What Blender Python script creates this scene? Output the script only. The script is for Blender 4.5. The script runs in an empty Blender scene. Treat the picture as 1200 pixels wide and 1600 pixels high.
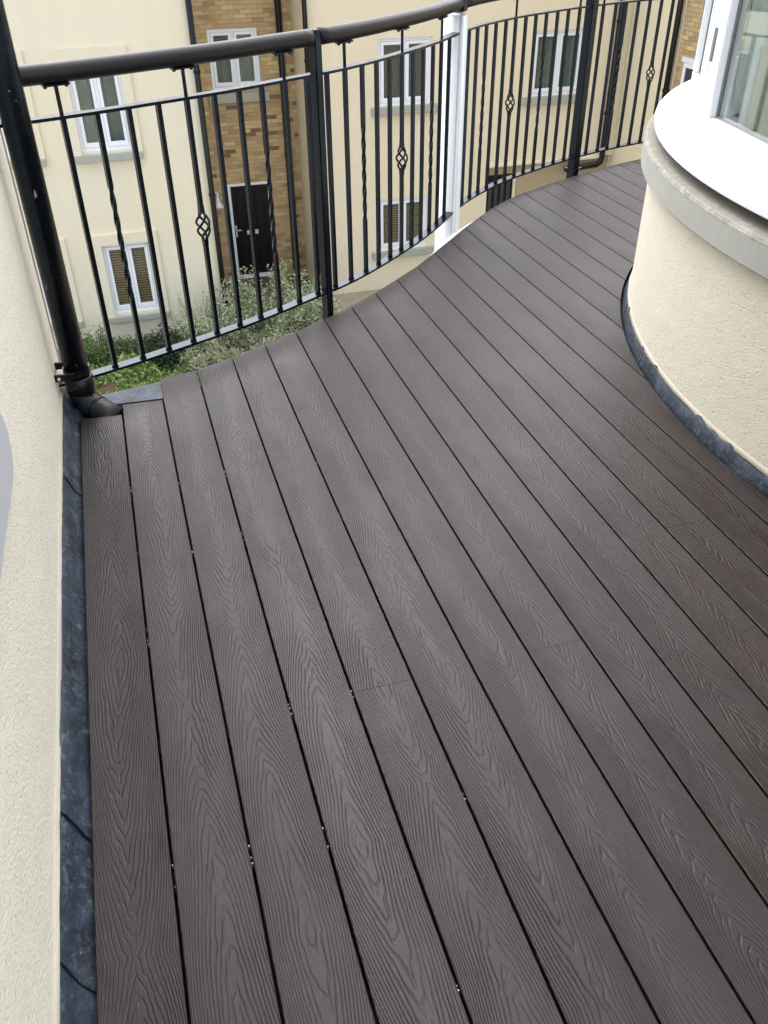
import bpy, bmesh, math, random
from mathutils import Vector, Matrix
C = bpy.context.scene.collection
SC = bpy.context.scene
R = math.radians
rnd = random.Random(7)

# ------------------------------------------------------------------ camera
cam = bpy.data.cameras.new('camera'); cam_o = bpy.data.objects.new('camera', cam); C.objects.link(cam_o)
pitch, yaw, roll = 0.6290860769587425, 0.28863891651808393, -0.009696641173004214
f = Vector((math.sin(yaw)*math.cos(pitch), math.cos(yaw)*math.cos(pitch), -math.sin(pitch)))
r = Vector((math.cos(yaw), -math.sin(yaw), 0)); u = r.cross(f)
r2 = r*math.cos(roll) + u*math.sin(roll); u2 = -r*math.sin(roll) + u*math.cos(roll)
cam_o.matrix_world = Matrix(((r2.x, u2.x, -f.x, 0), (r2.y, u2.y, -f.y, 0), (r2.z, u2.z, -f.z, 1.5229277539887818), (0, 0, 0, 1)))
cam.sensor_fit = 'HORIZONTAL'; cam.sensor_width = 36; cam.lens = 1328.59/1200*36
cam.clip_start = 0.05; cam.clip_end = 500
SC.camera = cam_o

# ------------------------------------------------------------------ sky, sun, exposure
SUN_EL, SUN_AZ = R(56), R(350)
w = bpy.data.worlds.new('World'); SC.world = w; w.use_nodes = True
wt = w.node_tree; wt.nodes.clear()
wo = wt.nodes.new('ShaderNodeOutputWorld'); wb = wt.nodes.new('ShaderNodeBackground')
sk = wt.nodes.new('ShaderNodeTexSky'); sk.sky_type = 'NISHITA'; sk.sun_disc = False
sk.sun_elevation = SUN_EL; sk.sun_rotation = SUN_AZ
sk.air_density = 1.0; sk.dust_density = 2.5; sk.ozone_density = 1.0
hs = wt.nodes.new('ShaderNodeHueSaturation'); hs.inputs['Saturation'].default_value = 0.6
wt.links.new(sk.outputs[0], hs.inputs['Color']); wt.links.new(hs.outputs[0], wb.inputs[0])
wb.inputs[1].default_value = 0.15; wt.links.new(wb.outputs[0], wo.inputs[0])
sl = bpy.data.lights.new('sun', 'SUN'); sl.energy = 1.2; sl.angle = R(132); sl.color = (1.0, 0.93, 0.82)
so = bpy.data.objects.new('sun', sl); C.objects.link(so)
sd = Vector((math.sin(SUN_AZ)*math.cos(SUN_EL), math.cos(SUN_AZ)*math.cos(SUN_EL), math.sin(SUN_EL)))
so.rotation_euler = (-sd).to_track_quat('-Z', 'Y').to_euler(); so.location = (0, -4, 9)
vs = SC.view_settings; vs.view_transform = 'Standard'; vs.look = 'None'; vs.exposure = 2.05; vs.gamma = 1; vs.use_curve_mapping = False

# ------------------------------------------------------------------ helpers: objects
def tag(o, label=None, cat=None, group=None, kind=None):
    if label: o['label'] = label
    if cat: o['category'] = cat
    if group: o['group'] = group
    if kind: o['kind'] = kind
    return o
def thing(name, label, cat, loc=(0, 0, 0), group=None):
    o = bpy.data.objects.new(name, None); C.objects.link(o); o.location = loc; o.empty_display_size = 0.1
    return tag(o, label, cat, group)
def obj(name, bm, mat, parent=None, smooth=False, loc=None):
    bmesh.ops.recalc_face_normals(bm, faces=bm.faces[:])
    me = bpy.data.meshes.new(name); bm.to_mesh(me); bm.free()
    return link(name, me, mat, parent, smooth, loc)
def link(name, me, mat, parent=None, smooth=False, loc=None):
    o = bpy.data.objects.new(name, me); C.objects.link(o)
    if mat and not me.materials: me.materials.append(mat)
    if smooth:
        for p in me.polygons: p.use_smooth = True
    if parent is not None:
        o.parent = parent
    if loc is not None: o.location = loc
    return o
def rel(parent, p):                      # world point -> parent's local point (parents here are unrotated)
    return Vector(p) - parent.location
def box(bm, x0, x1, y0, y1, z0, z1, bev=0):
    v = [bm.verts.new(q) for q in ((x0,y0,z0),(x1,y0,z0),(x1,y1,z0),(x0,y1,z0),(x0,y0,z1),(x1,y0,z1),(x1,y1,z1),(x0,y1,z1))]
    fs = [bm.faces.new([v[i] for i in q]) for q in ((3,2,1,0),(4,5,6,7),(0,1,5,4),(1,2,6,5),(2,3,7,6),(3,0,4,7))]
    if bev:
        es = list({e for fc in fs for e in fc.edges})
        bmesh.ops.bevel(bm, geom=es, offset=bev, segments=1, affect='EDGES', profile=0.5)
    return v
def obox(bm, c, ax, ay, az, hx, hy, hz):  # oriented box
    c = Vector(c); V = []
    for sz in (-1, 1):
        for sx, sy in ((-1,-1),(1,-1),(1,1),(-1,1)):
            V.append(bm.verts.new(c + ax*hx*sx + ay*hy*sy + az*hz*sz))
    for q in ((3,2,1,0),(4,5,6,7),(0,1,5,4),(1,2,6,5),(2,3,7,6),(3,0,4,7)): bm.faces.new([V[i] for i in q])
    return V
def tube(bm, pts, rad, n=12, caps=True):
    pts = [Vector(p) for p in pts]; rings = []
    rads = rad if isinstance(rad, (list, tuple)) else [rad]*len(pts)
    up = None
    for i, p in enumerate(pts):
        t = (pts[min(i+1, len(pts)-1)] - pts[max(i-1, 0)]).normalized()
        if up is None: up = t.orthogonal().normalized()
        up = (up - t*up.dot(t)).normalized(); s = t.cross(up)
        rings.append([bm.verts.new(p + (up*math.cos(a) + s*math.sin(a))*rads[i]) for a in (2*math.pi*k/n for k in range(n))])
    for a, b in zip(rings, rings[1:]):
        for k in range(n): bm.faces.new((a[k], a[(k+1) % n], b[(k+1) % n], b[k]))
    if caps:
        bm.faces.new(rings[0][::-1]); bm.faces.new(rings[-1])
    return rings
def sweep(bm, pts, prof, closed=False):   # horizontal path [(x,y)], profile [(outwards, z)]; outwards = left normal of the path
    rings = []; n = len(pts)
    for i in range(n):
        a = Vector(pts[max(i-1, 0)]); b = Vector(pts[min(i+1, n-1)])
        t = (b-a).normalized(); nn = Vector((-t.y, t.x))
        p = Vector(pts[i])
        rings.append([bm.verts.new((p.x+nn.x*o, p.y+nn.y*o, z)) for o, z in prof])
    m = len(prof)
    for a, b in zip(rings, rings[1:]):
        for k in range(m): bm.faces.new((a[k], a[(k+1) % m], b[(k+1) % m], b[k]))
    bm.faces.new(rings[0][::-1]); bm.faces.new(rings[-1])
def interp(x, P):
    if x <= P[0][0]: a, b = P[0], P[1]
    elif x >= P[-1][0]: a, b = P[-2], P[-1]
    else:
        for a, b in zip(P, P[1:]):
            if a[0] <= x <= b[0]: break
    return a[1] + (b[1]-a[1])*(x-a[0])/(b[0]-a[0])

# ------------------------------------------------------------------ helpers: materials
class Mat:
    def __init__(s, name):
        s.m = bpy.data.materials.new(name); s.m.use_nodes = True; s.t = s.m.node_tree
        s.b = s.t.nodes['Principled BSDF']; s.out = s.t.nodes['Material Output']
    def n(s, kind, props=None, **inp):
        nd = s.t.nodes.new('ShaderNode'+kind)
        for k, v in (props or {}).items(): setattr(nd, k, v)
        for k, v in inp.items():
            key = int(k[1:]) if k[0] == 'i' and k[1:].isdigit() else k.replace('_', ' ')
            s.set(nd.inputs[key], v)
        return nd
    def set(s, sock, v):
        if hasattr(v, 'outputs'): v = v.outputs[0]
        if isinstance(v, bpy.types.NodeSocket): s.t.links.new(v, sock)
        else: sock.default_value = v
    def math(s, op, a, b=0.0, c=None):
        nd = s.t.nodes.new('ShaderNodeMath'); nd.operation = op
        s.set(nd.inputs[0], a); s.set(nd.inputs[1], b)
        if c is not None: s.set(nd.inputs[2], c)
        return nd.outputs[0]
    def noise(s, vec, scale, detail=2, rough=0.5, d='3D'):
        nd = s.n('TexNoise', {'noise_dimensions': d}, Scale=scale, Detail=detail, Roughness=rough); s.set(nd.inputs['Vector'], vec)
        return nd.outputs['Fac']
    def ramp(s, fac, stops):
        nd = s.t.nodes.new('ShaderNodeValToRGB'); s.set(nd.inputs[0], fac); cr = nd.color_ramp
        while len(cr.elements) < len(stops): cr.elements.new(0.5)
        for e, (p, c) in zip(cr.elements, stops):
            e.position = p; e.color = (c, c, c, 1) if not hasattr(c, '__len__') else (*c, 1)
        return nd.outputs[0]
    def mix(s, fac, a, b, mode='MIX'):
        nd = s.t.nodes.new('ShaderNodeMix'); nd.data_type = 'RGBA'; nd.blend_type = mode
        s.set(nd.inputs[0], fac)
        for sock, v in ((nd.inputs[6], a), (nd.inputs[7], b)): s.set(sock, (*v, 1) if isinstance(v, tuple) and len(v) == 3 else v)
        return nd.outputs[2]
    def coords(s, scale=(1, 1, 1), off=None, kind='Object'):
        tc = s.n('TexCoord'); mp = s.n('Mapping'); mp.inputs['Scale'].default_value = scale
        s.t.links.new(tc.outputs[kind], mp.inputs['Vector'])
        if off is not None: s.set(mp.inputs['Location'], off)
        return mp.outputs[0]
    def bump(s, h, strength, dist, prev=None):
        nd = s.n('Bump'); nd.inputs['Strength'].default_value = strength; nd.inputs['Distance'].default_value = dist
        s.set(nd.inputs['Height'], h)
        if prev is not None: s.set(nd.inputs['Normal'], prev)
        return nd.outputs[0]
    def done(s, color=None, rough=None, normal=None, metal=None, spec=None):
        for k, v in (('Base Color', color), ('Roughness', rough), ('Normal', normal), ('Metallic', metal), ('Specular IOR Level', spec)):
            if v is None: continue
            s.set(s.b.inputs[k], (*v, 1) if isinstance(v, tuple) and len(v) == 3 else v)
        return s.m
def world_coords(M, scale=(1, 1, 1)):
    g = M.n('NewGeometry'); mp = M.n('Mapping'); mp.inputs['Scale'].default_value = scale
    M.t.links.new(g.outputs['Position'], mp.inputs['Vector']); return mp.outputs[0]

def mat_board():
    M = Mat('composite_board')
    oi = M.n('ObjectInfo'); tc = M.n('TexCoord'); sep = M.n('SeparateXYZ', Vector=tc.outputs['Object'])
    x, y = sep.outputs[0], sep.outputs[1]
    seed = M.math('MULTIPLY', oi.outputs['Random'], 91.0); yy = M.math('ADD', y, seed)
    def nz(sx, sy, off, detail=1):
        cv = M.n('CombineXYZ'); M.set(cv.inputs[0], M.math('MULTIPLY', x, sx)); M.set(cv.inputs[1], M.math('MULTIPLY', yy, sy)); cv.inputs[2].default_value = off
        return M.noise(cv.outputs[0], 1.0, detail)
    xw = M.math('ADD', x, M.math('MULTIPLY', M.math('SUBTRACT', nz(0, 1.6, 3.3), 0.5), 0.075))
    ax = M.math('ABSOLUTE', xw)
    prof = M.math('MULTIPLY', M.math('POWER', ax, 1.42), 440.0)
    pp = M.math('PINGPONG', M.math('ADD', yy, M.math('MULTIPLY', nz(0, 1.1, 9.1, 1), 0.8)), 0.80)
    v = M.math('ADD', prof, M.math('MULTIPLY', pp, 18.0))
    v = M.math('ADD', v, M.math('MULTIPLY', nz(9, 3.0, 27.0, 1), 4.5))
    mid = M.math('MAXIMUM', M.math('SUBTRACT', 1.0, M.math('MULTIPLY', ax, 17.0)), 0.0)
    jag = M.math('ADD', M.math('MULTIPLY', nz(62, 13, 5.0, 1), 1.8), M.math('MULTIPLY', nz(150, 20, 15.0, 1), 0.5))
    v = M.math('ADD', v, M.math('MULTIPLY', jag, M.math('ADD', M.math('MULTIPLY', mid, 0.80), 0.14)))
    fr = M.math('FRACT', v)
    groove = M.ramp(fr, [(0.0, 0.0), (0.12, 0.15), (0.26, 0.95), (0.86, 1.0), (1.0, 0.0)])
    streak = nz(420, 9, 21.0, 2)
    gm_ = M.math('ADD', 0.35, M.math('MULTIPLY', M.ramp(nz(14, 5, 33.0, 2), [(0.3, 0.0), (0.65, 1.0)]), 0.65))
    h = M.math('ADD', M.math('MULTIPLY', groove, gm_), M.math('MULTIPLY', streak, 0.5))
    fine = M.noise(world_coords(M), 900, 1)
    nrm = M.bump(M.math('ADD', h, M.math('MULTIPLY', fine, 0.25)), 0.8, 0.0012)
    tone = M.mix(M.math('MULTIPLY', oi.outputs['Random'], 1.0), (0.0100, 0.0068, 0.0062), (0.0195, 0.0136, 0.0125))
    blot = M.ramp(M.noise(world_coords(M, (1, 1, 1)), 2.2, 4, 0.6), [(0.3, 0.0), (0.7, 1.0)])
    tone = M.mix(M.math('MULTIPLY', blot, 0.30), tone, (0.027, 0.0160, 0.0125))
    tone = M.mix(M.math('MULTIPLY', M.math('SUBTRACT', 1.0, groove), 0.24), tone, (0.005, 0.0045, 0.0045))
    dust = M.ramp(M.noise(world_coords(M), 5.0, 6, 0.75), [(0.52, 0.0), (0.8, 1.0)])
    tone = M.mix(M.math('MULTIPLY', dust, 0.15), tone, (0.06, 0.055, 0.05))
    speck = M.ramp(M.noise(world_coords(M), 210, 2, 0.5), [(0.775, 0.0), (0.80, 1.0)])
    tone = M.mix(M.math('MULTIPLY', speck, 0.7), tone, (0.14, 0.12, 0.10))
    rg = M.math('ADD', M.math('ADD', 0.27, M.math('MULTIPLY', oi.outputs['Random'], 0.08)), M.math('MULTIPLY', M.noise(world_coords(M), 3.0, 3), 0.16))
    return M.done(tone, rg, nrm, spec=0.28)

def mat_render(name, col, scale=165, dist=0.0022, strength=0.9, warm=(0.62, 0.52, 0.36)):
    M = Mat(name); g = world_coords(M, (0.8, 0.8, 1.7))
    a = M.noise(g, scale, 3, 0.6); vo = M.n('TexVoronoi', Scale=scale*0.75); M.set(vo.inputs['Vector'], g)
    pits = M.ramp(M.noise(g, scale*0.42, 2, 0.5), [(0.30, 0.0), (0.40, 1.0)])
    h = M.math('ADD', M.math('MULTIPLY', a, 1.0), M.math('ADD', M.math('MULTIPLY', vo.outputs['Distance'], 0.5), M.math('MULTIPLY', pits, 0.45)))
    c = M.mix(M.math('MULTIPLY', M.ramp(M.noise(g, 2.6, 5, 0.65), [(0.35, 0), (0.75, 1)]), 0.35), col, tuple(q*0.9 for q in col))
    c = M.mix(M.math('MULTIPLY', M.ramp(M.noise(g, 9.0, 4, 0.7), [(0.6, 0), (0.85, 1)]), 0.25), c, warm)
    c = M.mix(M.math('MULTIPLY', M.math('SUBTRACT', 1.0, pits), 0.30), c, tuple(q*0.62 for q in col))
    big = M.noise(world_coords(M, (1, 1, 1.6)), 7, 3, 0.55)
    return M.done(c, 0.85, M.bump(h, strength, dist, M.bump(big, 0.35, 0.012)), spec=0.25)

def mat_paint(name, col, rough, noise_amt=0.06, spec=0.5, bump=0.0):
    M = Mat(name); g = world_coords(M)
    n1 = M.noise(g, 7, 4, 0.65)
    c = M.mix(M.math('MULTIPLY', n1, 1.0), tuple(q*(1-noise_amt) for q in col), tuple(min(1, q*(1+noise_amt)) for q in col))
    rg = M.math('ADD', rough-0.05, M.math('MULTIPLY', M.noise(g, 25, 3), 0.1))
    nrm = M.bump(M.noise(g, 220, 2), bump, 0.0005) if bump else None
    return M.done(c, rg, nrm, spec=spec)

def mat_facade(name, col):
    M = Mat(name); g = world_coords(M)
    streak = M.noise(world_coords(M, (3.2, 3.2, 0.35)), 1.3, 5, 0.65)
    c = M.mix(M.ramp(streak, [(0.35, 0), (0.75, 0.5)]), col, tuple(q*0.88 for q in col))
    c = M.mix(M.ramp(M.noise(g, 0.7, 3), [(0.4, 0), (0.7, 0.35)]), c, (col[0]*1.03, col[1]*0.97, col[2]*0.86))
    h = M.noise(g, 60, 3)
    return M.done(c, 0.9, M.bump(h, 0.25, 0.004), spec=0.2)

def mat_metal_paint(name='black_gloss_paint', chip=0.9):
    M = Mat(name); g = world_coords(M)
    chips = M.ramp(M.noise(world_coords(M, (1, 1, 0.45)), 26, 4, 0.7), [(chip, 0.0), (chip+0.015, 1.0)])
    c = M.mix(chips, (0.0030, 0.0036, 0.0052), (0.30, 0.31, 0.31))
    rg = M.math('ADD', 0.18, M.math('MULTIPLY', M.noise(g, 14, 4), 0.18))
    return M.done(c, rg, M.bump(M.noise(g, 130, 2), 0.18, 0.0006), spec=0.34)

def tint_spec(m, c):
    m.node_tree.nodes['Principled BSDF'].inputs['Specular Tint'].default_value = (*c, 1); return m

def mat_lead(name='weathered_lead', k=1.0):
    M = Mat(name); g = world_coords(M)
    a = M.noise(g, 9, 6, 0.7); b = M.noise(world_coords(M, (1, 1, 1)), 38, 5, 0.75)
    c = M.mix(M.ramp(a, [(0.3, 0), (0.72, 1)]), (0.004*k, 0.006*k, 0.010*k), (0.034*k, 0.048*k, 0.070*k))
    c = M.mix(M.ramp(b, [(0.52, 0), (0.76, 0.7)]), c, (0.12, 0.15, 0.185))
    scr = M.ramp(M.noise(world_coords(M, (5, 1.2, 3)), 34, 4, 0.8), [(0.66, 0), (0.72, 0.75)])
    c = M.mix(scr, c, (0.34, 0.37, 0.38))
    return M.done(c, 0.52, M.bump(a, 0.9, 0.010, M.bump(b, 0.6, 0.002)), metal=0.0, spec=0.35)

def mat_stone():
    M = Mat('cast_stone'); g = world_coords(M); sep = M.n('SeparateXYZ', Vector=g)
    base = M.mix(M.noise(g, 6, 5, 0.65), (0.27, 0.275, 0.25), (0.37, 0.375, 0.35))
    pit = M.ramp(M.noise(g, 160, 3, 0.6), [(0.33, 1), (0.42, 0)])
    base = M.mix(M.math('MULTIPLY', pit, 0.4), base, (0.16, 0.15, 0.13))
    hz = M.math('ADD', sep.outputs[2], M.math('MULTIPLY', M.math('SUBTRACT', M.noise(g, 14, 4, 0.7), 0.5), 0.050))
    top = M.n('MapRange'); M.set(top.inputs[0], hz); top.inputs[1].default_value = 0.700; top.inputs[2].default_value = 0.716
    grime = M.mix(M.noise(g, 22, 5, 0.75), (0.075, 0.068, 0.050), (0.22, 0.205, 0.16))
    c = M.mix(M.math('MULTIPLY', top.outputs[0], 0.75), base, grime)
    lich = M.ramp(M.noise(g, 34, 4, 0.7), [(0.66, 0), (0.70, 1)])
    c = M.mix(M.math('MULTIPLY', lich, M.math('MULTIPLY', top.outputs[0], 0.9)), c, (0.62, 0.60, 0.50))
    return M.done(c, 0.85, M.bump(M.noise(g, 120, 4, 0.7), 0.5, 0.002), spec=0.25)

def mat_brick():
    M = Mat('yellow_stock_brick'); at = M.n('Attribute', {'attribute_name': 'tint'}); g = world_coords(M)
    c = M.mix(M.math('MULTIPLY', M.noise(g, 14, 4, 0.7), 0.5), at.outputs['Color'], (0.28, 0.19, 0.09))
    return M.done(c, 0.9, M.bump(M.noise(g, 40, 3), 0.5, 0.005), spec=0.2)

def mat_leaf(name, a, b):
    M = Mat(name); oi = M.n('Attribute', {'attribute_name': 'tint'})
    c = M.mix(oi.outputs['Fac'], a, b)
    M.b.inputs['Subsurface Weight'].default_value = 0.0
    tr = M.n('BsdfTranslucent'); M.set(tr.inputs[0], c)
    mx = M.t.nodes.new('ShaderNodeMixShader'); mx.inputs[0].default_value = 0.25
    M.t.links.new(M.b.outputs[0], mx.inputs[1]); M.t.links.new(tr.outputs[0], mx.inputs[2]); M.t.links.new(mx.outputs[0], M.out.inputs[0])
    return M.done(c, 0.55, spec=0.4)

def mat_ground(name, a, b, scale=6):
    M = Mat(name); g = world_coords(M)
    c = M.mix(M.ramp(M.noise(g, scale, 6, 0.7), [(0.3, 0), (0.7, 1)]), a, b)
    c = M.mix(M.ramp(M.noise(g, scale*9, 3, 0.7), [(0.45, 0), (0.7, 0.6)]), c, tuple(q*0.5 for q in a))
    return M.done(c, 0.95, M.bump(M.noise(g, scale*7, 4, 0.7), 0.8, 0.03), spec=0.2)

def mat_glass(name, tint, refl=1.0, dark=None):
    M = Mat(name)
    gl = M.n('BsdfGlossy'); gl.inputs['Roughness'].default_value = 0.02
    tr = M.n('BsdfTransparent'); tr.inputs[0].default_value = (*tint, 1)
    fz = M.n('Fresnel'); gm = M.n('NewGeometry'); M.set(fz.inputs[0], M.math('ADD', 1.55, M.math('MULTIPLY', gm.outputs['Backfacing'], 1/1.55-1.55)))
    fac = M.math('MINIMUM', M.math('MULTIPLY', fz.outputs[0], 2.0*refl), 1.0)
    mx = M.t.nodes.new('ShaderNodeMixShader'); M.set(mx.inputs[0], fac)
    M.t.links.new(tr.outputs[0], mx.inputs[1]); M.t.links.new(gl.outputs[0], mx.inputs[2]); M.t.links.new(mx.outputs[0], M.out.inputs[0])
    return M.m

m_board = tint_spec(mat_board(), (0.90, 0.90, 0.97))  # bluish specular tint puts the sky sheen into the board material
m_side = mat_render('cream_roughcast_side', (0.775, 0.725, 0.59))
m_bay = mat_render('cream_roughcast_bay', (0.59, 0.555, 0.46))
m_fac = mat_facade('cream_facade', (0.70, 0.645, 0.49))
m_facr = mat_facade('cream_facade_right', (0.72, 0.635, 0.46))
m_trim = mat_facade('cream_trim', (0.685, 0.63, 0.475))
m_white = mat_paint('white_gloss', (0.66, 0.69, 0.735), 0.35, 0.02)
m_col = mat_paint('white_column_paint', (0.60, 0.62, 0.645), 0.4, 0.06)
m_upvc = mat_paint('white_upvc', (0.73, 0.75, 0.78), 0.35, 0.02)
m_black = mat_metal_paint(); m_scuffed = mat_metal_paint('scuffed_black_paint', 0.69)
tint_spec(m_black, (0.50, 0.72, 1.0)); tint_spec(m_scuffed, (0.6, 0.78, 1.0))  # blue of the reflected sky is put into the paint's specular tint
m_rail = mat_paint('dark_handrail_sleeve', (0.0155, 0.0128, 0.0128), 0.42, 0.12, spec=0.28, bump=0.3)
m_pipe = mat_paint('black_pipe_plastic', (0.004, 0.004, 0.0045), 0.30, 0.2, spec=0.3)
m_elbow = mat_paint('grey_black_elbow', (0.010, 0.012, 0.013), 0.45, 0.25, spec=0.35)
m_lead = mat_lead(); m_stone = mat_stone(); m_brick = mat_brick()
m_mortar = mat_facade('mortar', (0.40, 0.31, 0.19))
m_membrane_shade = mat_paint('black_membrane_and_shade', (0.008, 0.008, 0.008), 0.9, 0.2, spec=0.1)  # also serves as painted shade at the lead laps and sill gap
m_sill = mat_facade('stone_sill_far', (0.36, 0.36, 0.31))
m_pane = mat_paint('far_window_room', (0.030, 0.034, 0.032), 0.6, 0.35)
m_net_refl = mat_paint('net_curtain_reflection', (0.15, 0.175, 0.16), 0.9, 0.3, spec=0.1)  # grey green paints the sky and buildings reflected in the far panes
m_glass = mat_glass('clear_glass', (0.88, 0.92, 0.90), 0.45)
m_bglass = mat_glass('bay_glass', (0.86, 0.90, 0.88), 1.3)
m_blind = mat_paint('bamboo_blind', (0.34, 0.215, 0.105), 0.7, 0.25)
m_door = mat_paint('black_door', (0.004, 0.0045, 0.005), 0.4, 0.1, spec=0.25)
m_silver = mat_paint('silver_metal', (0.55, 0.56, 0.56), 0.35, 0.05)
m_clip = mat_paint('clip_metal', (0.30, 0.30, 0.29), 0.5, 0.1)
m_grey = mat_paint('smooth_grey_plate', (0.50, 0.505, 0.515), 0.5, 0.02)
m_bead = mat_paint('white_bead', (0.44, 0.41, 0.335), 0.85, 0.12)
m_curtain = mat_paint('pale_curtain', (0.58, 0.60, 0.58), 0.9, 0.06, spec=0.1)
m_room = mat_paint('room_grey', (0.22, 0.23, 0.225), 0.9, 0.05, spec=0.1)
m_house = mat_facade('house_cream', (0.64, 0.58, 0.47))
m_roof = mat_paint('slate_roof', (0.07, 0.075, 0.085), 0.7, 0.2)
m_soil = mat_ground('soil', (0.085, 0.060, 0.040), (0.17, 0.125, 0.085))
m_pave = mat_ground('pale_gravel', (0.30, 0.255, 0.185), (0.42, 0.36, 0.27), 4)
m_brickstep = mat_ground('red_brown_paving', (0.10, 0.055, 0.04), (0.17, 0.10, 0.075), 8)
m_hinge = mat_paint('grey_hinge', (0.16, 0.17, 0.18), 0.4, 0.05)

# ------------------------------------------------------------------ measured plan of the balcony
EDGE = [(-0.135,3.03),(0.015,3.105),(0.165,3.146),(0.315,3.219),(0.465,3.304),(0.615,3.384),(0.765,3.472),(0.915,3.580),(1.065,3.700),(1.215,3.836),(1.365,3.972),
        (1.515,4.137),(1.665,4.300),(1.815,4.467),(1.965,4.622),(2.115,4.768),(2.265,4.893),(2.415,4.995),(2.565,5.078),(2.715,5.160),(2.865,5.228),
        (3.015,5.300),(3.254,5.408),(3.562,5.510),(3.9,5.600),(4.4,5.700)]
BX, BY, BR = 4.315, 1.928, 2.542          # centre and radius of the bay's wall
RAIL = [[-0.135,3.097],[-0.028,3.138],[0.074,3.188],[0.174,3.237],[0.277,3.281],[0.377,3.335],[0.474,3.386],[0.567,3.442],[0.665,3.507],[0.763,3.568],[0.86,3.625],[0.951,3.69],[1.043,3.766],[1.127,3.841],[1.208,3.917],[1.29,3.995],[1.369,4.072],[1.444,4.152],[1.522,4.237],[1.595,4.325],[1.671,4.424],[1.768,4.545],[1.864,4.66],[1.946,4.742],[2.028,4.816],[2.114,4.89],[2.203,4.96],[2.289,5.022],[2.378,5.083],[2.466,5.136],[2.558,5.187],[2.657,5.244],[2.754,5.298],[2.857,5.352],[2.965,5.404],[3.072,5.451],[3.184,5.5],[3.277,5.532],[3.385,5.57],[3.487,5.6],[3.589,5.627]]
def bay(th, rad):
    return (BX - rad*math.cos(th), BY + rad*math.sin(th))

# ------------------------------------------------------------------ the ground
GZ = -5.55
bm = bmesh.new(); v = [bm.verts.new(q) for q in ((-60,-60,GZ-0.02),(60,-60,GZ-0.02),(60,60,GZ-0.02),(-60,60,GZ-0.02))]; bm.faces.new(v)
tag(obj('ground', bm, m_pave), 'pale beige gravel ground of the courtyard', kind='structure')
bm = bmesh.new()
NX, NY = 40, 18
grid = [[bm.verts.new((-6+7.7*i/NX, 12.6+3.58*j/NY, GZ+0.05+rnd.uniform(-0.03, 0.03) - (0.07 if i in (0, NX) or j == 0 else 0))) for j in range(NY+1)] for i in range(NX+1)]
for i in range(NX):
    for j in range(NY): bm.faces.new((grid[i][j], grid[i+1][j], grid[i+1][j+1], grid[i][j+1]))
tag(obj('planting_bed', bm, m_soil, smooth=True), 'bare brown soil of the planting bed below the facade', kind='structure')
bm = bmesh.new(); box(bm, 1.66, 3.74, 16.3, 18.55, GZ-0.05, GZ+0.03)
tag(obj('entrance_paving', bm, m_brickstep), 'dark red brown paving in front of the black door', kind='structure')

# ------------------------------------------------------------------ the building opposite
FX, FY = 0, 16.2
bld = thing('apartment_building', 'cream rendered and yellow brick apartment block across the courtyard', 'building', (0, 16.2, GZ))
def local(bm_fn): pass
def wall_holes(name, x0, x1, z0, z1, y, holes, mat, parent, depth=0.10, flip=None):
    """wall facing -y with rectangular openings and their reveals"""
    bm = bmesh.new()
    xs = sorted({x0, x1, *[h[0] for h in holes], *[h[1] for h in holes]}); zs = sorted({z0, z1, *[h[2] for h in holes], *[h[3] for h in holes]})
    def q(pts): bm.faces.new([bm.verts.new(p) for p in pts])
    for a, b in zip(xs, xs[1:]):
        for c, d in zip(zs, zs[1:]):
            if any(h[0] <= a and b <= h[1] and h[2] <= c and d <= h[3] for h in holes): continue
            q(((a,y,c),(b,y,c),(b,y,d),(a,y,d)))
    for h in holes:
        a, b, c, d = h[:4]; e = y+depth
        q(((a,y,c),(a,e,c),(a,e,d),(a,y,d))); q(((b,y,c),(b,y,d),(b,e,d),(b,e,c)))
        q(((a,y,d),(a,e,d),(b,e,d),(b,y,d))); q(((a,y,c),(b,y,c),(b,e,c),(a,e,c)))
    bmesh.ops.remove_doubles(bm, verts=bm.verts[:], dist=1e-5)
    bmesh.ops.transform(bm, matrix=Matrix.Translation(-parent.location), verts=bm.verts[:])
    me = bpy.data.meshes.new(name); bm.to_mesh(me); bm.free()
    return link(name, me, mat, parent)
def shift(bm, parent): bmesh.ops.transform(bm, matrix=Matrix.Translation(-parent.location), verts=bm.verts[:])
def part(name, bm, mat, parent, root=None, smooth=False):
    shift(bm, root or parent); return obj(name, bm, mat, parent, smooth)

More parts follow.
